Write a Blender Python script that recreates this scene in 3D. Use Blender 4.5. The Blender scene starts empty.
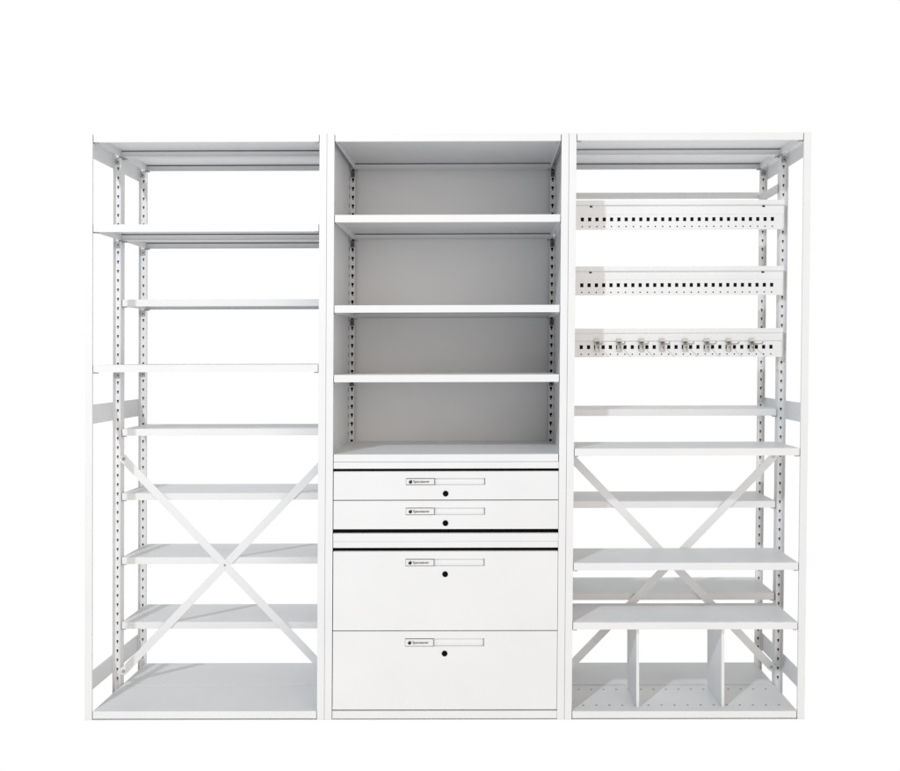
import bpy, math, random
from mathutils import Matrix, Vector

random.seed(4)
S = bpy.context.scene
C = S.collection

# ------------------------------------------------------------------ camera
cam_d = bpy.data.cameras.new('camera')
cam = bpy.data.objects.new('camera', cam_d)
C.objects.link(cam)
cam_d.sensor_width = 36.0
cam_d.sensor_fit = 'HORIZONTAL'
cam_d.lens = 946.516 / 900 * 36
cam_d.shift_x = -32.40 / 900
cam_d.shift_y = -15.42 / 900
cam_d.clip_start = 0.05
cam_d.clip_end = 500
cam.matrix_world = (Matrix.Translation((1.62379, -3.83649, 1.47763))
                    @ Matrix.Rotation(0.00241, 4, 'Z')
                    @ Matrix.Rotation(math.pi / 2 - 0.01416, 4, 'X')
                    @ Matrix.Rotation(-0.00247, 4, 'Z'))
S.camera = cam

# ------------------------------------------------------------------ light: white world with added fill, and a key lamp
ROOM_L, ROOM_R = 0.20, 1.78
w = bpy.data.worlds.new('World')
S.world = w
w.use_nodes = True
nt = w.node_tree
nt.nodes.clear()
wo = nt.nodes.new('ShaderNodeOutputWorld')
bg = nt.nodes.new('ShaderNodeBackground')
tc = nt.nodes.new('ShaderNodeTexCoord')
sx = nt.nodes.new('ShaderNodeSeparateXYZ')
rp = nt.nodes.new('ShaderNodeValToRGB')
nt.links.new(tc.outputs['Generated'], sx.inputs[0])
dp = nt.nodes.new('ShaderNodeVectorMath')    # added overhead fill lobe, shaped to brighten the floor
dp.operation = 'DOT_PRODUCT'
dp.inputs[1].default_value = (0.0, 0.13, 0.9915)
nt.links.new(tc.outputs['Generated'], dp.inputs[0])
nt.links.new(dp.outputs['Value'], rp.inputs[0])
rp.color_ramp.elements[0].position = 0.80
rp.color_ramp.elements[0].color = (1.09, 1.075, 1.055, 1)
rp.color_ramp.elements[1].position = 0.96
rp.color_ramp.elements[1].color = (5.0, 5.0, 4.9, 1)
ry = nt.nodes.new('ShaderNodeMapRange')      # made-up white backdrop glow behind the racks, dimmer room behind the camera
ry.interpolation_type = 'SMOOTHSTEP'
ry.inputs['From Min'].default_value = 0.60
ry.inputs['From Max'].default_value = 0.76
lobe = nt.nodes.new('ShaderNodeVectorMath')  # added fill lobe from behind the camera's right, to brighten the bay interiors
lobe.operation = 'DOT_PRODUCT'
lobe.inputs[1].default_value = (0.46, -0.88, 0.10)
nt.links.new(tc.outputs['Generated'], lobe.inputs[0])
rx = nt.nodes.new('ShaderNodeMapRange')
rx.inputs['From Min'].default_value = 0.66
rx.inputs['From Max'].default_value = 0.98
rx.inputs['To Min'].default_value = ROOM_L
rx.inputs['To Max'].default_value = ROOM_R
nt.links.new(lobe.outputs['Value'], rx.inputs['Value'])
nt.links.new(rx.outputs[0], ry.inputs['To Min'])
ry.inputs['To Max'].default_value = 1.0
nt.links.new(sx.outputs['Y'], ry.inputs['Value'])
vm = nt.nodes.new('ShaderNodeVectorMath')
vm.operation = 'SCALE'
nt.links.new(rp.outputs[0], vm.inputs[0])
nt.links.new(ry.outputs[0], vm.inputs['Scale'])
tint = nt.nodes.new('ShaderNodeMix')
tint.data_type = 'RGBA'
tf = nt.nodes.new('ShaderNodeMapRange')
tf.inputs['From Min'].default_value = 0.5
tf.inputs['From Max'].default_value = 0.76
nt.links.new(sx.outputs['Y'], tf.inputs['Value'])
nt.links.new(tf.outputs[0], tint.inputs['Factor'])
wc = nt.nodes.new('ShaderNodeMix')
wc.data_type = 'RGBA'
wc.inputs['A'].default_value = (0.94, 1.0, 1.03, 1)
wc.inputs['B'].default_value = (1.06, 0.985, 0.915, 1)
wf = nt.nodes.new('ShaderNodeMapRange')
wf.inputs['From Min'].default_value = 0.3
wf.inputs['From Max'].default_value = 0.9
nt.links.new(lobe.outputs['Value'], wf.inputs['Value'])
nt.links.new(wf.outputs[0], wc.inputs['Factor'])
nt.links.new(wc.outputs['Result'], tint.inputs['A'])
tint.inputs['B'].default_value = (1, 1, 1, 1)
mu = nt.nodes.new('ShaderNodeVectorMath')
mu.operation = 'MULTIPLY'
nt.links.new(vm.outputs[0], mu.inputs[0])
nt.links.new(tint.outputs['Result'], mu.inputs[1])
low = nt.nodes.new('ShaderNodeMix')          # added white glow below eye level, standing in for floor bounce
low.data_type = 'RGBA'
lf = nt.nodes.new('ShaderNodeMapRange')
lf.inputs['From Min'].default_value = -0.04
lf.inputs['From Max'].default_value = -0.22
nt.links.new(sx.outputs['Z'], lf.inputs['Value'])
nt.links.new(lf.outputs[0], low.inputs['Factor'])
nt.links.new(mu.outputs[0], low.inputs['A'])
low.inputs['B'].default_value = (1.055, 1.05, 1.045, 1)
nt.links.new(low.outputs['Result'], bg.inputs[0])
bg.inputs[1].default_value = 1.0
nt.links.new(bg.outputs[0], wo.inputs[0])

kd = bpy.data.lights.new('studio_key_lamp', 'AREA')
kd.shape = 'DISK'
kd.size = 0.22
kd.energy = 196
kd.color = (0.89, 0.945, 1.0)
key = bpy.data.objects.new('studio_key_lamp', kd)
C.objects.link(key)
key.location = (-0.98, -5.2, 4.97)
key.rotation_euler = (Vector((1.5, 0.2, 1.0)) - key.location).to_track_quat('-Z', 'Y').to_euler()

S.view_settings.view_transform = 'Standard'
S.view_settings.look = 'None'
S.view_settings.gamma = 1
S.view_settings.exposure = -0.06
S.render.engine = 'CYCLES'

# ------------------------------------------------------------------ materials
def paint(name, col, rough=0.34, var=0.02, metal=0.0, peel=0.0015, spec=0.5):
    m = bpy.data.materials.new(name)
    m.use_nodes = True
    n = m.node_tree.nodes
    l = m.node_tree.links
    b = n['Principled BSDF']
    b.inputs['Roughness'].default_value = rough
    b.inputs['Metallic'].default_value = metal
    b.inputs['Specular IOR Level'].default_value = spec
    t = n.new('ShaderNodeTexCoord')
    g = n.new('ShaderNodeNewGeometry')
    ns = n.new('ShaderNodeTexNoise')
    ns.inputs['Scale'].default_value = 3.1
    ns.inputs['Detail'].default_value = 5
    l.new(g.outputs['Position'], ns.inputs['Vector'])
    r = n.new('ShaderNodeValToRGB')
    r.color_ramp.elements[0].position = 0.3
    r.color_ramp.elements[1].position = 0.7
    r.color_ramp.elements[0].color = [c * (1 - var) for c in col] + [1]
    r.color_ramp.elements[1].color = [min(1, c * (1 + var)) for c in col] + [1]
    l.new(ns.outputs[0], r.inputs[0])
    l.new(r.outputs[0], b.inputs['Base Color'])
    n2 = n.new('ShaderNodeTexNoise')
    n2.inputs['Scale'].default_value = 9.0
    n2.inputs['Detail'].default_value = 3
    l.new(g.outputs['Position'], n2.inputs['Vector'])
    mr = n.new('ShaderNodeMapRange')
    mr.inputs['To Min'].default_value = rough * 0.85
    mr.inputs['To Max'].default_value = rough * 1.15
    l.new(n2.outputs[0], mr.inputs[0])
    l.new(mr.outputs[0], b.inputs['Roughness'])
    if peel:
        n3 = n.new('ShaderNodeTexNoise')
        n3.inputs['Scale'].default_value = 160
        l.new(g.outputs['Position'], n3.inputs['Vector'])
        bp = n.new('ShaderNodeBump')
        bp.inputs['Distance'].default_value = peel
        bp.inputs['Strength'].default_value = 0.12
        l.new(n3.outputs[0], bp.inputs['Height'])
        l.new(bp.outputs[0], b.inputs['Normal'])
    return m

WHITE = paint('white_powder_coat', (0.785, 0.792, 0.803), rough=0.42, spec=0.12)
GREYSLOT = paint('slot_shade_grey', (0.11, 0.11, 0.11), rough=0.6, peel=0)  # grey tone stands for the shade inside the slots
CLIP = paint('zinc_clip', (0.36, 0.36, 0.355), rough=0.45, metal=0.3, peel=0)
BLACK = paint('recess_shade_black', (0.006, 0.006, 0.006), rough=0.8, peel=0, spec=0.1)  # black tone stands for the shade inside slots, holes and drawer gaps
LOCK = paint('black_lock_plastic', (0.004, 0.004, 0.004), rough=0.8, peel=0, spec=0.05)
SEAM_SHADE = paint('painted_seam_shade', (0.04, 0.04, 0.04), rough=0.7, peel=0, spec=0.1)
DARKCLIP = paint('dark_zinc_gap_shade', (0.12, 0.12, 0.12), rough=0.5, peel=0)
STEEL = paint('bright_steel', (0.48, 0.475, 0.465), rough=0.38, metal=0.85, peel=0)
PLATE = paint('name_plate_white', (0.76, 0.76, 0.76), rough=0.4, peel=0)
PLATERIM = paint('name_plate_rim', (0.10, 0.10, 0.10), rough=0.5, peel=0)
INK = paint('printed_ink', (0.015, 0.015, 0.017), rough=0.6, peel=0, spec=0.2)
FLOOR = paint('white_studio_floor', (0.975, 0.975, 0.975), rough=0.40, var=0.003, peel=0, spec=0.9)

# ------------------------------------------------------------------ mesh helpers
LEAN = 0.00961       # the racks stand a little out of plumb

def lx(x, z):
    return x + LEAN * (z - 1.2)

class MB:
    def __init__(s):
        s.v = []; s.f = []; s.mi = []
    def box(s, x0, x1, y0, y1, z0, z1, m=0):
        if x0 > x1: x0, x1 = x1, x0
        if y0 > y1: y0, y1 = y1, y0
        if z0 > z1: z0, z1 = z1, z0
        b = len(s.v)
        s.v += [(x0, y0, z0), (x1, y0, z0), (x1, y1, z0), (x0, y1, z0),
                (x0, y0, z1), (x1, y0, z1), (x1, y1, z1), (x0, y1, z1)]
        for q in ((0, 3, 2, 1), (4, 5, 6, 7), (0, 1, 5, 4), (1, 2, 6, 5), (2, 3, 7, 6), (3, 0, 4, 7)):
            s.f.append([b + i for i in q]); s.mi.append(m)
    def prism(s, pts, axis, a0, a1, m=0):
        # closed outline extruded along an axis; pts counter-clockwise or not, recalculated later
        b = len(s.v); n = len(pts)
        for a in (a0, a1):
            for p, q in pts:
                s.v.append({'x': (a, p, q), 'y': (p, a, q), 'z': (p, q, a)}[axis])
        s.f.append([b + i for i in range(n)][::-1]); s.mi.append(m)
        s.f.append([b + n + i for i in range(n)]); s.mi.append(m)
        for i in range(n):
            j = (i + 1) % n
            s.f.append([b + i, b + j, b + n + j, b + n + i]); s.mi.append(m)
    def cyl(s, c, r, h, axis='y', n=24, m=0):
        # from c along axis by h
        pts = []
        k = {'x': (1, 2), 'y': (0, 2), 'z': (0, 1)}[axis]
        for i in range(n):
            a = 2 * math.pi * i / n
            pts.append((c[k[0]] + r * math.cos(a), c[k[1]] + r * math.sin(a)))
        a0 = c['xyz'.index(axis)]
        s.prism(pts, axis, a0, a0 + h, m)
    def tube(s, path, r, n=10, m=0):
        P = [Vector(p) for p in path]
        b = len(s.v)
        up = Vector((0.13, 0.21, 1)).normalized()
        for i, p in enumerate(P):
            t = (P[min(i + 1, len(P) - 1)] - P[max(i - 1, 0)]).normalized()
            u = t.cross(up)
            if u.length < 1e-3: u = t.cross(Vector((1, 0, 0)))
            u.normalize(); v = t.cross(u)
            for k in range(n):
                a = 2 * math.pi * k / n
                s.v.append(tuple(p + r * (math.cos(a) * u + math.sin(a) * v)))
        for i in range(len(P) - 1):
            for k in range(n):
                k2 = (k + 1) % n
                s.f.append([b + i * n + k, b + i * n + k2, b + (i + 1) * n + k2, b + (i + 1) * n + k]); s.mi.append(m)
        s.f.append([b + k for k in range(n)][::-1]); s.mi.append(m)
        e = b + (len(P) - 1) * n
        s.f.append([e + k for k in range(n)]); s.mi.append(m)
    def add_mesh(s, me, mat, m=0):
        b = len(s.v)
        for v in me.vertices: s.v.append(tuple(mat @ v.co))
        for p in me.polygons:
            s.f.append([b + i for i in p.vertices]); s.mi.append(m)
    def build(s, name, mats, parent=None, org=(0, 0, 0), bevel=0.0, lean=True, smooth=False):
        """vertices are given in the frame of the thing's base; org is where that base stands"""
        import bmesh
        if not isinstance(mats, (list, tuple)): mats = [mats]
        V = [Vector((lx(v[0], v[2]) if lean else v[0], v[1], v[2])) for v in s.v]
        lo = Vector([min(v[i] for v in V) for i in range(3)])
        hi = Vector([max(v[i] for v in V) for i in range(3)])
        c = Vector(((lo.x + hi.x) / 2, (lo.y + hi.y) / 2, lo.z))
        if parent is None: c = Vector((0, 0, 0)) if org != (0, 0, 0) else c
        me = bpy.data.meshes.new(name)
        me.from_pydata([tuple(v - c) for v in V], [], s.f)
        for mt in mats: me.materials.append(mt)
        for p, k in zip(me.polygons, s.mi): p.material_index = k
        bm = bmesh.new(); bm.from_mesh(me)
        bmesh.ops.recalc_face_normals(bm, faces=bm.faces)
        bm.to_mesh(me); bm.free()
        if smooth:
            for p in me.polygons: p.use_smooth = True
        o = bpy.data.objects.new(name, me)
        C.objects.link(o)
        o.location = c
        if parent is not None:
            # the parent may itself be a mesh part with its own origin
            off = Vector(parent['_org']) if '_org' in parent.keys() else Vector((0, 0, 0))
            o.parent = parent
            o.location = c - off
        o['_org'] = tuple(c)
        if bevel:
            bv = o.modifiers.new('bevel', 'BEVEL')
            bv.width = bevel; bv.segments = 2; bv.limit_method = 'ANGLE'
            bv.harden_normals = False
        return o

def thing(name, label, cat, loc, group=None):
    o = bpy.data.objects.new(name, None)
    o.empty_display_size = 0.1
    C.objects.link(o)
    o.location = loc
    o['label'] = label; o['category'] = cat
    if group: o['group'] = group
    return o

# ------------------------------------------------------------------ dimensions (metres)
W = 0.978            # bay width
PW = 0.030           # face width of an upright
HT = 2.381           # height of the uprights
A = 0.305            # half depth
DEP = 0.610
GAP = 0.033          # shelf end from the bay's side
LIP = 0.0300
T = 0.0016
SLOTS = [0.1878 + 0.04065 * k for k in range(-3, 54)]

# ------------------------------------------------------------------ floor
fb = MB()
fb.box(-0.0125, 3 * W - 0.0105, -0.004, DEP + 0.02, -0.003, 0.0)     # thin white board the racks stand on; only the white world lies beyond
fl = fb.build('floor', FLOOR, lean=False)
fl['kind'] = 'structure'

# ------------------------------------------------------------------ uprights
def slotted_web(b, x0, x1, y, sw=0.0085, sh=0.014, m_back=1, thick=0.002, back=0.007, dark=(), m_dark=2):
    """a sheet facing the front with keyhole slots punched down the middle and a closing sheet behind it"""
    cx = (x0 + x1) / 2
    b.box(x0, cx - sw / 2, y, y + thick, 0, HT)
    b.box(cx + sw / 2, x1, y, y + thick, 0, HT)
    z = 0.0
    for s in SLOTS:
        b.box(cx - sw / 2, cx + sw / 2, y, y + thick, z, s - sh / 2)
        # narrow lower half of the keyhole
        b.box(cx - sw / 2, cx - sw / 2 + sw * 0.24, y, y + thick, s - sh / 2, s - 0.001)
        b.box(cx + sw / 2 - sw * 0.24, cx + sw / 2, y, y + thick, s - sh / 2, s - 0.001)
        z = s + sh / 2
    b.box(cx - sw / 2, cx + sw / 2, y, y + thick, z, HT)
    b.box(x0, x1, y + back, y + back + 0.002, 0, HT, m_back)
    b.box(x0, x0 + 0.0015, y + thick, y + back, 0, HT)
    b.box(x1 - 0.0015, x1, y + thick, y + back, 0, HT)
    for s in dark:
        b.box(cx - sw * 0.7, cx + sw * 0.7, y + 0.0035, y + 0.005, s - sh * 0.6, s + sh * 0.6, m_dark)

def front_upright(bay, side):
    b = MB()
    x0, x1 = (0.0006, PW) if side == 0 else (W - PW, W - 0.0006)
    b.box(x0, x1, -0.002, 0.0, 0, HT)
    di, do = (0.030, 0.008) if side == 0 else (0.008, 0.030)
    b.box(x0, x0 + 0.002, 0.0, di, 0, HT)
    b.box(x1 - 0.002, x1, 0.0, do, 0, HT)
    b.build('upright_post', WHITE, bay, bevel=0.0007)

def mid_upright(bay, side, mid=False):
    b = MB()
    x0, x1 = (0.0, 0.030) if side == 0 else (W - 0.030, W)
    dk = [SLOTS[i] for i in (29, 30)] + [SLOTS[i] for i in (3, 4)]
    slotted_web(b, x0 + 0.002, x1 - 0.002, A, dark=dk)
    b.box(x0, x0 + 0.002, A - 0.020 if side == 0 else A - 0.008, A + 0.036, 0, HT)
    b.box(x1 - 0.002, x1, A - 0.008 if side == 0 else A - 0.024, A + 0.036, 0, HT)
    b.build('upright_post', [WHITE, GREYSLOT, BLACK], bay)

def rear_upright(bay, side, black=False):
    b = MB()
    if black:
        x0, x1 = (0.0125, 0.0345) if side == 0 else (W - 0.0345, W - 0.0125)
        slotted_web(b, x0, x1, DEP - 0.022, sw=0.0115, sh=0.020, m_back=2)
    else:
        x0, x1 = (0.0, 0.032) if side == 0 else (W - 0.032, W)
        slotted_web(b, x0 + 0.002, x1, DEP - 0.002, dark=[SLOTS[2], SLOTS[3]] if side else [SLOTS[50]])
        xo = x0 if side == 0 else x1 - 0.002
        b.box(xo, xo + 0.002, DEP - 0.020, DEP + 0.009, 0, HT)
        if side: pass
    b.build('upright_post', [WHITE, GREYSLOT, BLACK], bay)

def side_rails(bay, side):
    x0, x1 = (-0.0045, -0.0005) if side == 0 else (W + 0.0005, W + 0.0045)
    for z0, z1 in ((2.300, 2.374), (1.203, 1.283), (0.097, 0.175)):
        b = MB()
        b.box(x0, x1, 0.012, DEP + 0.003, z0, z1)
        xi = x1 if side == 0 else x0 - 0.0015
        for y in (0.060, A + 0.02, DEP - 0.02):
            for z in (z0 + 0.02, z1 - 0.02):
                b.cyl(((x0 - 0.003) if side == 0 else x1, y, z), 0.006, 0.003, 'x', 10, 1)
        b.build('side_rail', [WHITE, CLIP], bay)

# ------------------------------------------------------------------ shelves
def shelf(bay, ztop, y0, y1, holes=None, x0=GAP, x1=W - GAP, clips=True, lip=LIP, name='shelf'):
    b = MB()
    # deck
    if holes:
        rows, cols, r = holes
        ys = [y0] + sorted(rows) + [y1]
        # deck made of strips so that the punched holes are real
        ylast = y0
        for yr in sorted(rows):
            b.box(x0, x1, ylast, yr - r, ztop - 0.0008, ztop)
            xl = x0
            for cxx in cols:
                b.box(xl, cxx - r, yr - r, yr + r, ztop - 0.0008, ztop)
                xl = cxx + r
            b.box(xl, x1, yr - r, yr + r, ztop - 0.0008, ztop)
            b.box(x0 + 0.01, x1 - 0.01, yr - 0.012, yr + 0.012, ztop - 0.0022, ztop - 0.0009, 2)  # black backing paints the dark under the holes
            ylast = yr + r
        b.box(x0, x1, ylast, y1, ztop - 0.0008, ztop)
    else:
        b.box(x0, x1, y0, y1, ztop - T, ztop)
    zb = ztop - lip
    zt = ztop - T
    # front and back flanges with their returns
    b.box(x0, x1, y0, y0 + T, zb, zt)
    b.box(x0, x1, y1 - T, y1, zb, zt)
    b.box(x0 + 0.004, x1 - 0.004, y0 + T, y0 + 0.014, zb, zb + T)
    b.box(x0 + 0.004, x1 - 0.004, y1 - 0.014, y1 - T, zb, zb + T)
    b.box(x0 + T, x1 - T, y1 - T - 0.0006, y1 - T, zt - 0.0038, zt - 0.0002, 3)   # dark strip painting the shadow line along the folded edge
    # end flanges
    for xa in (x0, x1 - T):
        b.box(xa, xa + T, y0 + T, y1 - T, zb, zt)
    # small hook-in clips under the four corners
    if clips:
        for s in (0, 1):
            for yy, d in ((y0 + 0.004, 1), (y1 - 0.004, -1)):
                xa = x0 - 0.0022 if s == 0 else x1 + 0.0006
                b.box(xa, xa + 0.0018, yy, yy + d * 0.020, zb - 0.004, zb + 0.026, 4)  # darkened so the gap at the shelf end shows as a shade line
                xb = x0 + 0.002 if s == 0 else x1 - 0.016
                b.box(xb, xb + 0.014, yy, yy + d * 0.012, zb - 0.005, zb - 0.0005, 1)
    return b.build(name, [WHITE, CLIP, BLACK, SEAM_SHADE, DARKCLIP], bay, bevel=0.0005)

def post_clip(bay, z, y, side, h=0.028):
    b = MB()
    cx = 0.015 if side == 0 else W - 0.015
    b.box(cx - 0.010, cx + 0.010, y - 0.0035, y - 0.0005, z - h, z)
    b.cyl((cx + 0.001, y - 0.0045, z - h * 0.55), 0.003, 0.001, 'y', 8, 1)
    b.build('shelf_clip', [CLIP, BLACK], bay)

FRB = (0.0, A + 0.0005); BKB = (A + 0.0015, DEP - 0.003)   # bottom shelves meet
FR = (0.0, A - 0.010)         # front half shelves
BK = (A + 0.003, DEP - 0.003) # rear half shelves

def strap(bay, p0, p1, y, wd=0.034, name='cross_brace'):
    b = MB()
    d = Vector((p1[0] - p0[0], p1[1] - p0[1])); L = d.length; d.normalize()
    n = Vector((-d.y, d.x)) * wd / 2
    e = 0.012
    a = Vector(p0) - d * e; c = Vector(p1) + d * e
    pts = [tuple(a + n), tuple(a - n), tuple(c - n), tuple(c + n)]
    b.prism(pts, 'y', y, y + 0.0022)
    # bolts through both ends
    for p in (p0, p1):
        b.cyl((p[0], y - 0.0045, p[1]), 0.0075, 0.0045, 'y', 14, 1)
        b.cyl((p[0], y - 0.0075, p[1]), 0.0040, 0.0030, 'y', 10, 1)
    return b.build(name, [WHITE, STEEL], bay, bevel=0.0004)

def brace_pair(bay, zt, zb, hub=True):
    xl, xr = 0.0445, W - 0.0445
    o = strap(bay, (xl, zt), (xr, zb), A - 0.0085)
    strap(bay, (xl, zb), (xr, zt), A - 0.0055)
    if hub:
        h = MB()
        cx, cz = (xl + xr) / 2, (zt + zb) / 2
        h.cyl((cx, A - 0.0105, cz), 0.005, 0.002, 'y', 14)
        h.build('rivet', [LOCK if False else CLIP], o)
    # tabs that carry the braces on the uprights
    for x0, x1 in ((0.030, 0.054), (W - 0.054, W - 0.030)):
        for z in (zt, zb):
            t = MB()
            t.box(x0, x1, A - 0.003, A - 0.0008, z - 0.015, z + 0.015)
            t.build('brace_tab', WHITE, bay)

# ================================================================== left bay
left = thing('shelving_bay', 'open white steel bay of nine empty shelf levels, left of the drawers', 'shelving', (0, 0, 0),
             'white steel shelving bays in a row')
for s in (0, 1):
    front_upright(left, s); mid_upright(left, s); rear_upright(left, s)
side_rails(left, 0)
for z in (2.3785, 2.0165, 1.4478, 0.0350):
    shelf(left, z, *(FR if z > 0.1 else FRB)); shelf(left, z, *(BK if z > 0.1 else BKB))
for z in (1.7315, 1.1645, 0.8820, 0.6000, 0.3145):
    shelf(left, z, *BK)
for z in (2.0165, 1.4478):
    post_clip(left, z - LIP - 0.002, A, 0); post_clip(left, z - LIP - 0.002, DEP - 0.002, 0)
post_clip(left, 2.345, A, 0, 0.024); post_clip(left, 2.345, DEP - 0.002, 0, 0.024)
post_clip(left, 1.7315 - LIP - 0.002, DEP - 0.002, 0)
brace_pair(left, 1.0335, 0.1000)

# ================================================================== right bay
right = thing('shelving_bay', 'white steel bay with three perforated rails and shallow shelves, right of the drawers', 'shelving', (2 * W, 0, 0),
              'white steel shelving bays in a row')
for s in (0, 1):
    front_upright(right, s); mid_upright(right, s); rear_upright(right, s)
side_rails(right, 1)
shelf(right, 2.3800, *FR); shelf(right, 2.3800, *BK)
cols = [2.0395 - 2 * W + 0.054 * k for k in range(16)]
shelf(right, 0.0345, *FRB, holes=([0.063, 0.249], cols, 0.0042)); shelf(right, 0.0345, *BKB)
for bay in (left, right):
    b = MB(); b.box(GAP + 0.001, W - GAP - 0.001, A - 0.0005, A + 0.0030, 0.0352, 0.0372)  # added raised strip, catches the key as a bright edge along the seam
    b.build('seam_highlight_strip', WHITE, bay)
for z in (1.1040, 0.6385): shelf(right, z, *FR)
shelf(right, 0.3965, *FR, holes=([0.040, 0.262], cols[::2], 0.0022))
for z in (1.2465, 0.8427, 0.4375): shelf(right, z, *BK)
brace_pair(right, 1.0395, 0.1130, hub=False)
post_clip(right, 2.346, A, 1, 0.024); post_clip(right, 2.346, DEP - 0.002, 1, 0.024)

# back tie bar with its side arms, high behind the first rail
b = MB()
b.box(0.02, W - 0.034, DEP - 0.006, DEP - 0.004, 2.2135, 2.2430)
b.box(W - 0.036, W - 0.034, A + 0.02, DEP - 0.006, 2.190, 2.2300)
b.box(0.034, 0.036, A + 0.02, DEP - 0.006, 2.190, 2.2300)
b.build('back_tie_bar', WHITE, right)

def rail(bay, ztop, fold, kind):
    y = 0.2655
    x0, x1 = 0.037, 2.9075 - 2 * W
    b = MB()
    hz = ztop - 0.0805; hh = 0.0168; hw = 0.0142
    first = 2.0393 - 2 * W; pitch = 0.03158
    # upper band stands 7 mm proud of the face
    b.box(x0, x1, y - 0.013, y, ztop - 0.0195, ztop)
    b.box(x0, x1, y, y + 0.0350, ztop - 0.0016, ztop)        # top return to the uprights
    # middle plain band
    if kind == 2:
        b.box(x0, x1, y - 0.0070, y, fold, ztop - 0.0195)
    else:
        b.box(x0, x1, y - 0.0018, y, fold, ztop - 0.0195)
    # black marks painting the dark of small keyholes near both band ends
    for hx in (2.0765 - 2 * W, 2.8210 - 2 * W):
        if kind < 2:
            b.box(hx - 0.006, hx + 0.006, y - 0.0026, y - 0.0016, ztop - 0.029, ztop - 0.0225, 1)
    # perforated face
    zb = ztop - 0.124
    b.box(x0, x1, y, y + T, hz + hh / 2, fold)
    xl = x0
    for k in range(27):
        c = first + pitch * k
        b.box(xl, c - hw / 2, y, y + T, hz - hh / 2, hz + hh / 2)
        xl = c + hw / 2
    b.box(xl, x1, y, y + T, hz - hh / 2, hz + hh / 2)
    dz = ztop - 0.1115; dr = 0.0028
    b.box(x0, x1, y, y + T, dz + dr, hz - hh / 2)
    xl = x0
    for k in range(27):
        c = first + pitch * k
        b.box(xl, c - dr, y, y + T, dz - dr, dz + dr)
        xl = c + dr
    b.box(xl, x1, y, y + T, dz - dr, dz + dr)
    b.box(x0, x1, y, y + T, zb, dz - dr)
    b.box(x0 + 0.002, x1 - 0.006, y + 0.006, y + 0.008, zb + 0.004, fold + 0.004, 1)  # black sheet painting the shade inside the box rail
    b.box(x0, x1, y + T, y + 0.010, zb, zb + T)
    # end lugs
    for xa in (x0 - 0.002, x1):
        b.box(xa, xa + 0.002, y - 0.003, y + 0.030, zb + 0.006, ztop - 0.004)
    b.build('perforated_rail', [WHITE, BLACK], bay)

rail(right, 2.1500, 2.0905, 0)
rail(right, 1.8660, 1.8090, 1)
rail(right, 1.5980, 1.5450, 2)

# ================================================================== middle bay
mid = thing('shelving_bay', 'closed-back white steel bay with four locked drawers, between the two open bays', 'shelving', (W, 0, 0),
            'white steel shelving bays in a row')
for s in (0, 1):
    front_upright(mid, s); rear_upright(mid, s, black=True)
XS = 0.0125
for s in (0, 1):
    b = MB()
    xa = XS - 0.0016 if s == 0 else W - XS
    b.box(xa, xa + 0.0016, 0.031, DEP + 0.001, 0.005, HT - 0.004)
    # slots of the upright's side wall, seen as shallow grey marks
    xs = XS if s == 0 else W - XS - 0.0006
    for z in SLOTS:
        if z > 1.09:
            b.box(xs, xs + 0.0006, 0.540, 0.562, z - 0.009, z + 0.009, 1)
    b.build('side_panel', [WHITE, paint('slot_mark_grey', (0.30, 0.30, 0.30), rough=0.5, peel=0)], mid)
b = MB()
b.box(XS, W - XS, DEP + 0.0015, DEP + 0.003, 0.005, HT - 0.004)
b.build('back_panel', WHITE, mid)
MD = (0.0, DEP - 0.030)
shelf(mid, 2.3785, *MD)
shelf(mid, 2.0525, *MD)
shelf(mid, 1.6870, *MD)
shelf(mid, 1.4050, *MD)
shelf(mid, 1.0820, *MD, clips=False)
# thin bolt-on strip and rear ledge behind the shelf above the drawers
b = MB()
b.box(XS, W - XS, DEP - 0.028, DEP + 0.001, 1.0805, 1.0815)
b.box(XS, GAP - 0.0005, 0.03, DEP - 0.03, 1.0800, 1.0812)
b.box(W - GAP + 0.0005, W - XS, 0.03, DEP - 0.03, 1.0800, 1.0812)
b.build('ledge', WHITE, mid)
b = MB()
b.box(XS, GAP - 0.0005, 0.004, DEP + 0.001, 2.3740, 2.3755)
b.box(W - GAP + 0.0005, W - XS, 0.004, DEP + 0.001, 2.3740, 2.3755)
b.box(GAP, W - GAP, DEP - 0.0295, DEP + 0.001, 2.3740, 2.3755)
b.build('top_light_block', WHITE, mid)  # added strips that keep overhead light out of the top gaps
for z in (2.3785, 2.0525, 1.6870, 1.4050):
    for sd in (0, 1):
        c = 0.0235 if sd == 0 else W - 0.0235
        b = MB()
        b.box(c - 0.009, c + 0.009, DEP - 0.0265, DEP - 0.0225, z - LIP - 0.034, z - LIP - 0.003)
        b.cyl((c, DEP - 0.0275, z - LIP - 0.020), 0.003, 0.001, 'y', 8, 1)
        b.build('shelf_clip', [DARKCLIP, BLACK], mid)
DX0, DX1 = 0.0335, 0.9465
def strip(z0, z1, y0, name='cabinet_top_strip'):
    b = MB(); b.box(DX0 - 0.001, DX1 + 0.001, y0, y0 + 0.02, z0, z1)
    b.build(name, WHITE, mid, bevel=0.0006)
strip(1.0238, 1.0505, 0.0012)
strip(0.7273, 0.7600, 0.0, 'divider_strip')
strip(0.7015, 0.7264, 0.0015, 'cabinet_top_strip')
strip(0.0040, 0.0352, 0.0, 'plinth')
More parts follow.
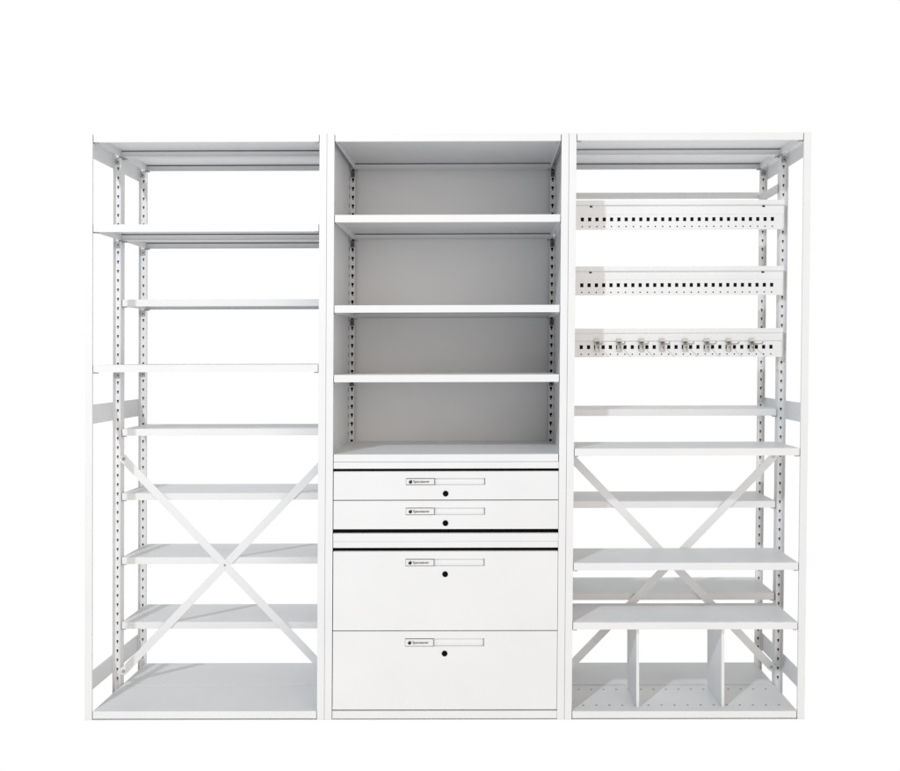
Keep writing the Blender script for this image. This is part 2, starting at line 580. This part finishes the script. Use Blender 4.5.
# black blocks behind the fronts, painting the shade in the drawer gaps
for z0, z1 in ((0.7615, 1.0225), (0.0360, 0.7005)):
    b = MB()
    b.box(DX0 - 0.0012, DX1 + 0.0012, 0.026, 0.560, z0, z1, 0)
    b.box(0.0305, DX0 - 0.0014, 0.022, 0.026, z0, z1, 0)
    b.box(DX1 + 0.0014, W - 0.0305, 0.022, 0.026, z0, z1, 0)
    b.build('drawer_gap_shade', BLACK, mid)

# lettering, converted to a mesh once
cu = bpy.data.curves.new('lettering', 'FONT')
cu.body = 'Spacesaver'
cu.size = 1.0
cu.extrude = 0.0
cu.offset = 0.010
to = bpy.data.objects.new('lettering', cu)
C.objects.link(to)
bpy.context.view_layer.update()
dg = bpy.context.evaluated_depsgraph_get()
tm = bpy.data.meshes.new_from_object(to.evaluated_get(dg))
bpy.data.objects.remove(to)
tx0 = min(v.co.x for v in tm.vertices); tx1 = max(v.co.x for v in tm.vertices)

def drawer(z0, z1, hz0, hz1, lz, label=None):
    """a drawer front with a recessed pull, a name plate and a lock"""
    px0, px1, hx1 = 1.3055 - W, 1.4205 - W, 1.6270 - W
    y0, y1 = 0.0, 0.020
    b = MB()
    b.box(DX0, px0, y0, y1, z0, z1)
    b.box(hx1, DX1, y0, y1, z0, z1)
    b.box(px0, hx1, y0, y1, z0, hz0)
    b.box(px0, hx1, y0, y1, hz1, z1)
    b.box(px0, hx1, y1 - 0.002, y1 - 0.0005, hz0, hz1)
    # the tray behind the front
    b.box(DX0 + 0.006, DX1 - 0.006, y1, y1 + 0.004, z0 + 0.006, z1 - 0.006)
    d = b.build('drawer', WHITE, mid)
    # recessed pull: sloping dish
    h = MB()
    ex = 0.0006
    h.prism([(y0 + 0.0080, hz0 + ex), (y1 - 0.0025, hz0 + ex), (y1 - 0.0025, hz1 - ex), (y0 + 0.0100, hz1 - ex)], 'x', px1 + 0.001, hx1 - 0.0035)
    h.build('pull', WHITE, d, bevel=0.0003)
    p = MB()
    p.box(px0 + 0.0006, px1, y0 - 0.0004, y0 + 0.012, hz0 + 0.0006, hz1 - 0.0006, 1)
    p.box(px0 + 0.0012, px1 - 0.0004, y0 - 0.0024, y0 - 0.0004, hz0 + 0.0030, hz1 - 0.0028, 0)
    zc = (hz0 + hz1) / 2
    # round mark: dark disc with a light wedge
    ic = px0 + 0.0185
    arc = [(ic + 0.0072 * math.cos(a), zc + 0.0082 * math.sin(a)) for a in [math.radians(q) for q in range(-200, 61, 20)]]
    p.prism([(ic + 0.001, zc + 0.0016)] + arc, 'y', y0 - 0.0030, y0 - 0.0024, 2)
    p.prism([(ic - 0.0035, zc + 0.0035), (ic + 0.0005, zc + 0.0082), (ic + 0.0022, zc + 0.0052), (ic - 0.0005, zc + 0.0022)], 'y', y0 - 0.0030, y0 - 0.0024, 2)
    k = 0.066 / (tx1 - tx0)
    M = Matrix.Translation((px0 + 0.0300 - tx0 * k, y0 - 0.0030, zc - 0.0042)) @ Matrix.Rotation(math.pi / 2, 4, 'X') @ Matrix.Scale(k, 4)
    p.add_mesh(tm, M, 2)
    p.build('name_plate', [PLATE, PLATERIM, INK], d)
    l = MB()
    lxx = 1.4668 - W
    l.cyl((lxx, y0 - 0.0035, lz), 0.0115, 0.0040, 'y', 28, 0)
    l.cyl((lxx, y0 - 0.0012, lz), 0.0135, 0.0015, 'y', 28, 1)
    l.box(lxx - 0.0008, lxx + 0.0008, y0 - 0.0040, y0 - 0.0034, lz - 0.004, lz + 0.004, 0)
    l.build('lock', [LOCK, WHITE], d)
    if label: d['label'] = label
    return d

drawer(0.8972, 1.0118, 0.9566, 0.9851, 0.9223, 'shallow top drawer')
drawer(0.7778, 0.8932, 0.8350, 0.8649, 0.8022, 'shallow second drawer')
drawer(0.3648, 0.6862, 0.6262, 0.6566, 0.5943, 'deep third drawer')
drawer(0.0410, 0.3606, 0.2985, 0.3318, 0.2705, 'deep bottom drawer')

# ================================================================== dividers
def divider(X, label):
    t = thing('shelf_divider', label, 'divider', (X, 0, 0.0345), 'white dividers on the bottom shelf')
    t['_org'] = (0, 0, 0)
    b = MB()
    h = 0.330
    b.box(0, 0.0014, 0.0345, 0.282, 0.0008, h)
    b.build('panel', WHITE, t, lean=False)
    b = MB()
    b.box(0.0, 0.0115, 0.0325, 0.0343, 0.0008, h)
    b.build('front_flange', WHITE, t, lean=False, bevel=0.0004)
    b = MB()
    b.box(0.0016, 0.020, 0.040, 0.275, 0.0006, 0.0020)
    for yy in (0.063, 0.249):
        b.cyl((0.011, yy, 0.0020), 0.004, 0.002, 'z', 10)
    b.build('foot', WHITE, t, lean=False)
    t.location.x = lx(X, 0.0345)
    return t
divider(2.2545, 'upright white steel divider on the perforated bottom shelf, the one nearer the drawers')
divider(2.6040, 'upright white steel divider on the perforated bottom shelf, the one nearer the outer side rail')

# ================================================================== hooks on the third rail
def hook_master(loc, label):
    t = thing('rail_hook', label, 'hook', loc, 'steel hooks on the lowest perforated rail')
    t['_org'] = (0, 0, 0)
    b = MB()   # clip plate that drops behind the holes, origin at the rail face
    b.box(-0.0095, 0.0095, -0.0042, -0.0022, -0.048, 0.006)
    b.box(-0.0095, -0.0080, -0.0100, -0.0042, -0.046, -0.004)
    b.box(0.0080, 0.0095, -0.0100, -0.0042, -0.046, -0.004)
    b.box(-0.0130, 0.0100, -0.0120, -0.0022, 0.0060, 0.0085)
    b.box(-0.0100, 0.0080, -0.0050, -0.0040, -0.012, -0.004, 1)
    b.box(-0.0140, -0.0115, -0.0105, -0.0022, -0.006, 0.0060)
    b.build('clip_plate', [STEEL, DARKCLIP], t, lean=False)
    b = MB()   # the long peg runs straight out from the plate and turns up at its tip
    b.tube([(0.0, -0.004, -0.016), (0.0, -0.080, -0.016), (0.0, -0.150, -0.016), (0.0, -0.163, -0.0145), (0.0, -0.170, -0.009)], 0.0028)
    b.tube([(0.003, -0.004, -0.034), (0.003, -0.018, -0.024), (0.003, -0.032, -0.016)], 0.0016)
    b.build('peg', STEEL, t, lean=False, smooth=True)
    b = MB()
    b.tube([(-0.006, -0.006, -0.010), (0.006, -0.010, -0.012), (0.016, -0.014, -0.012)], 0.0014)
    b.build('spring', STEEL, t, lean=False, smooth=True)
    return t
ordn = ['first', 'second', 'third', 'fourth', 'fifth', 'sixth', 'seventh', 'eighth']
hx = [2.1108, 2.2053, 2.3019, 2.3916, 2.4909, 2.5844, 2.6785, 2.7785]
def hook_loc(i):
    x = hx[i] + 0.0008
    return (x, 0.2655 - 0.0005, 1.5455)
def hook_label(i):
    if i == 0: return 'small steel peg hook on the lowest perforated rail, nearest the drawer bay'
    if i == 7: return 'small steel peg hook on the lowest perforated rail, nearest the outer upright'
    return '%s small steel peg hook along the lowest perforated rail, counted from the drawer bay' % ordn[i]
h0 = hook_master(hook_loc(0), hook_label(0))
for i in range(1, 8):
    r = h0.copy(); C.objects.link(r)
    r.location = hook_loc(i); r['label'] = hook_label(i)
    for ch in list(h0.children):
        c = ch.copy(); C.objects.link(c); c.parent = r

for o in bpy.data.objects:
    if '_org' in o.keys(): del o['_org']
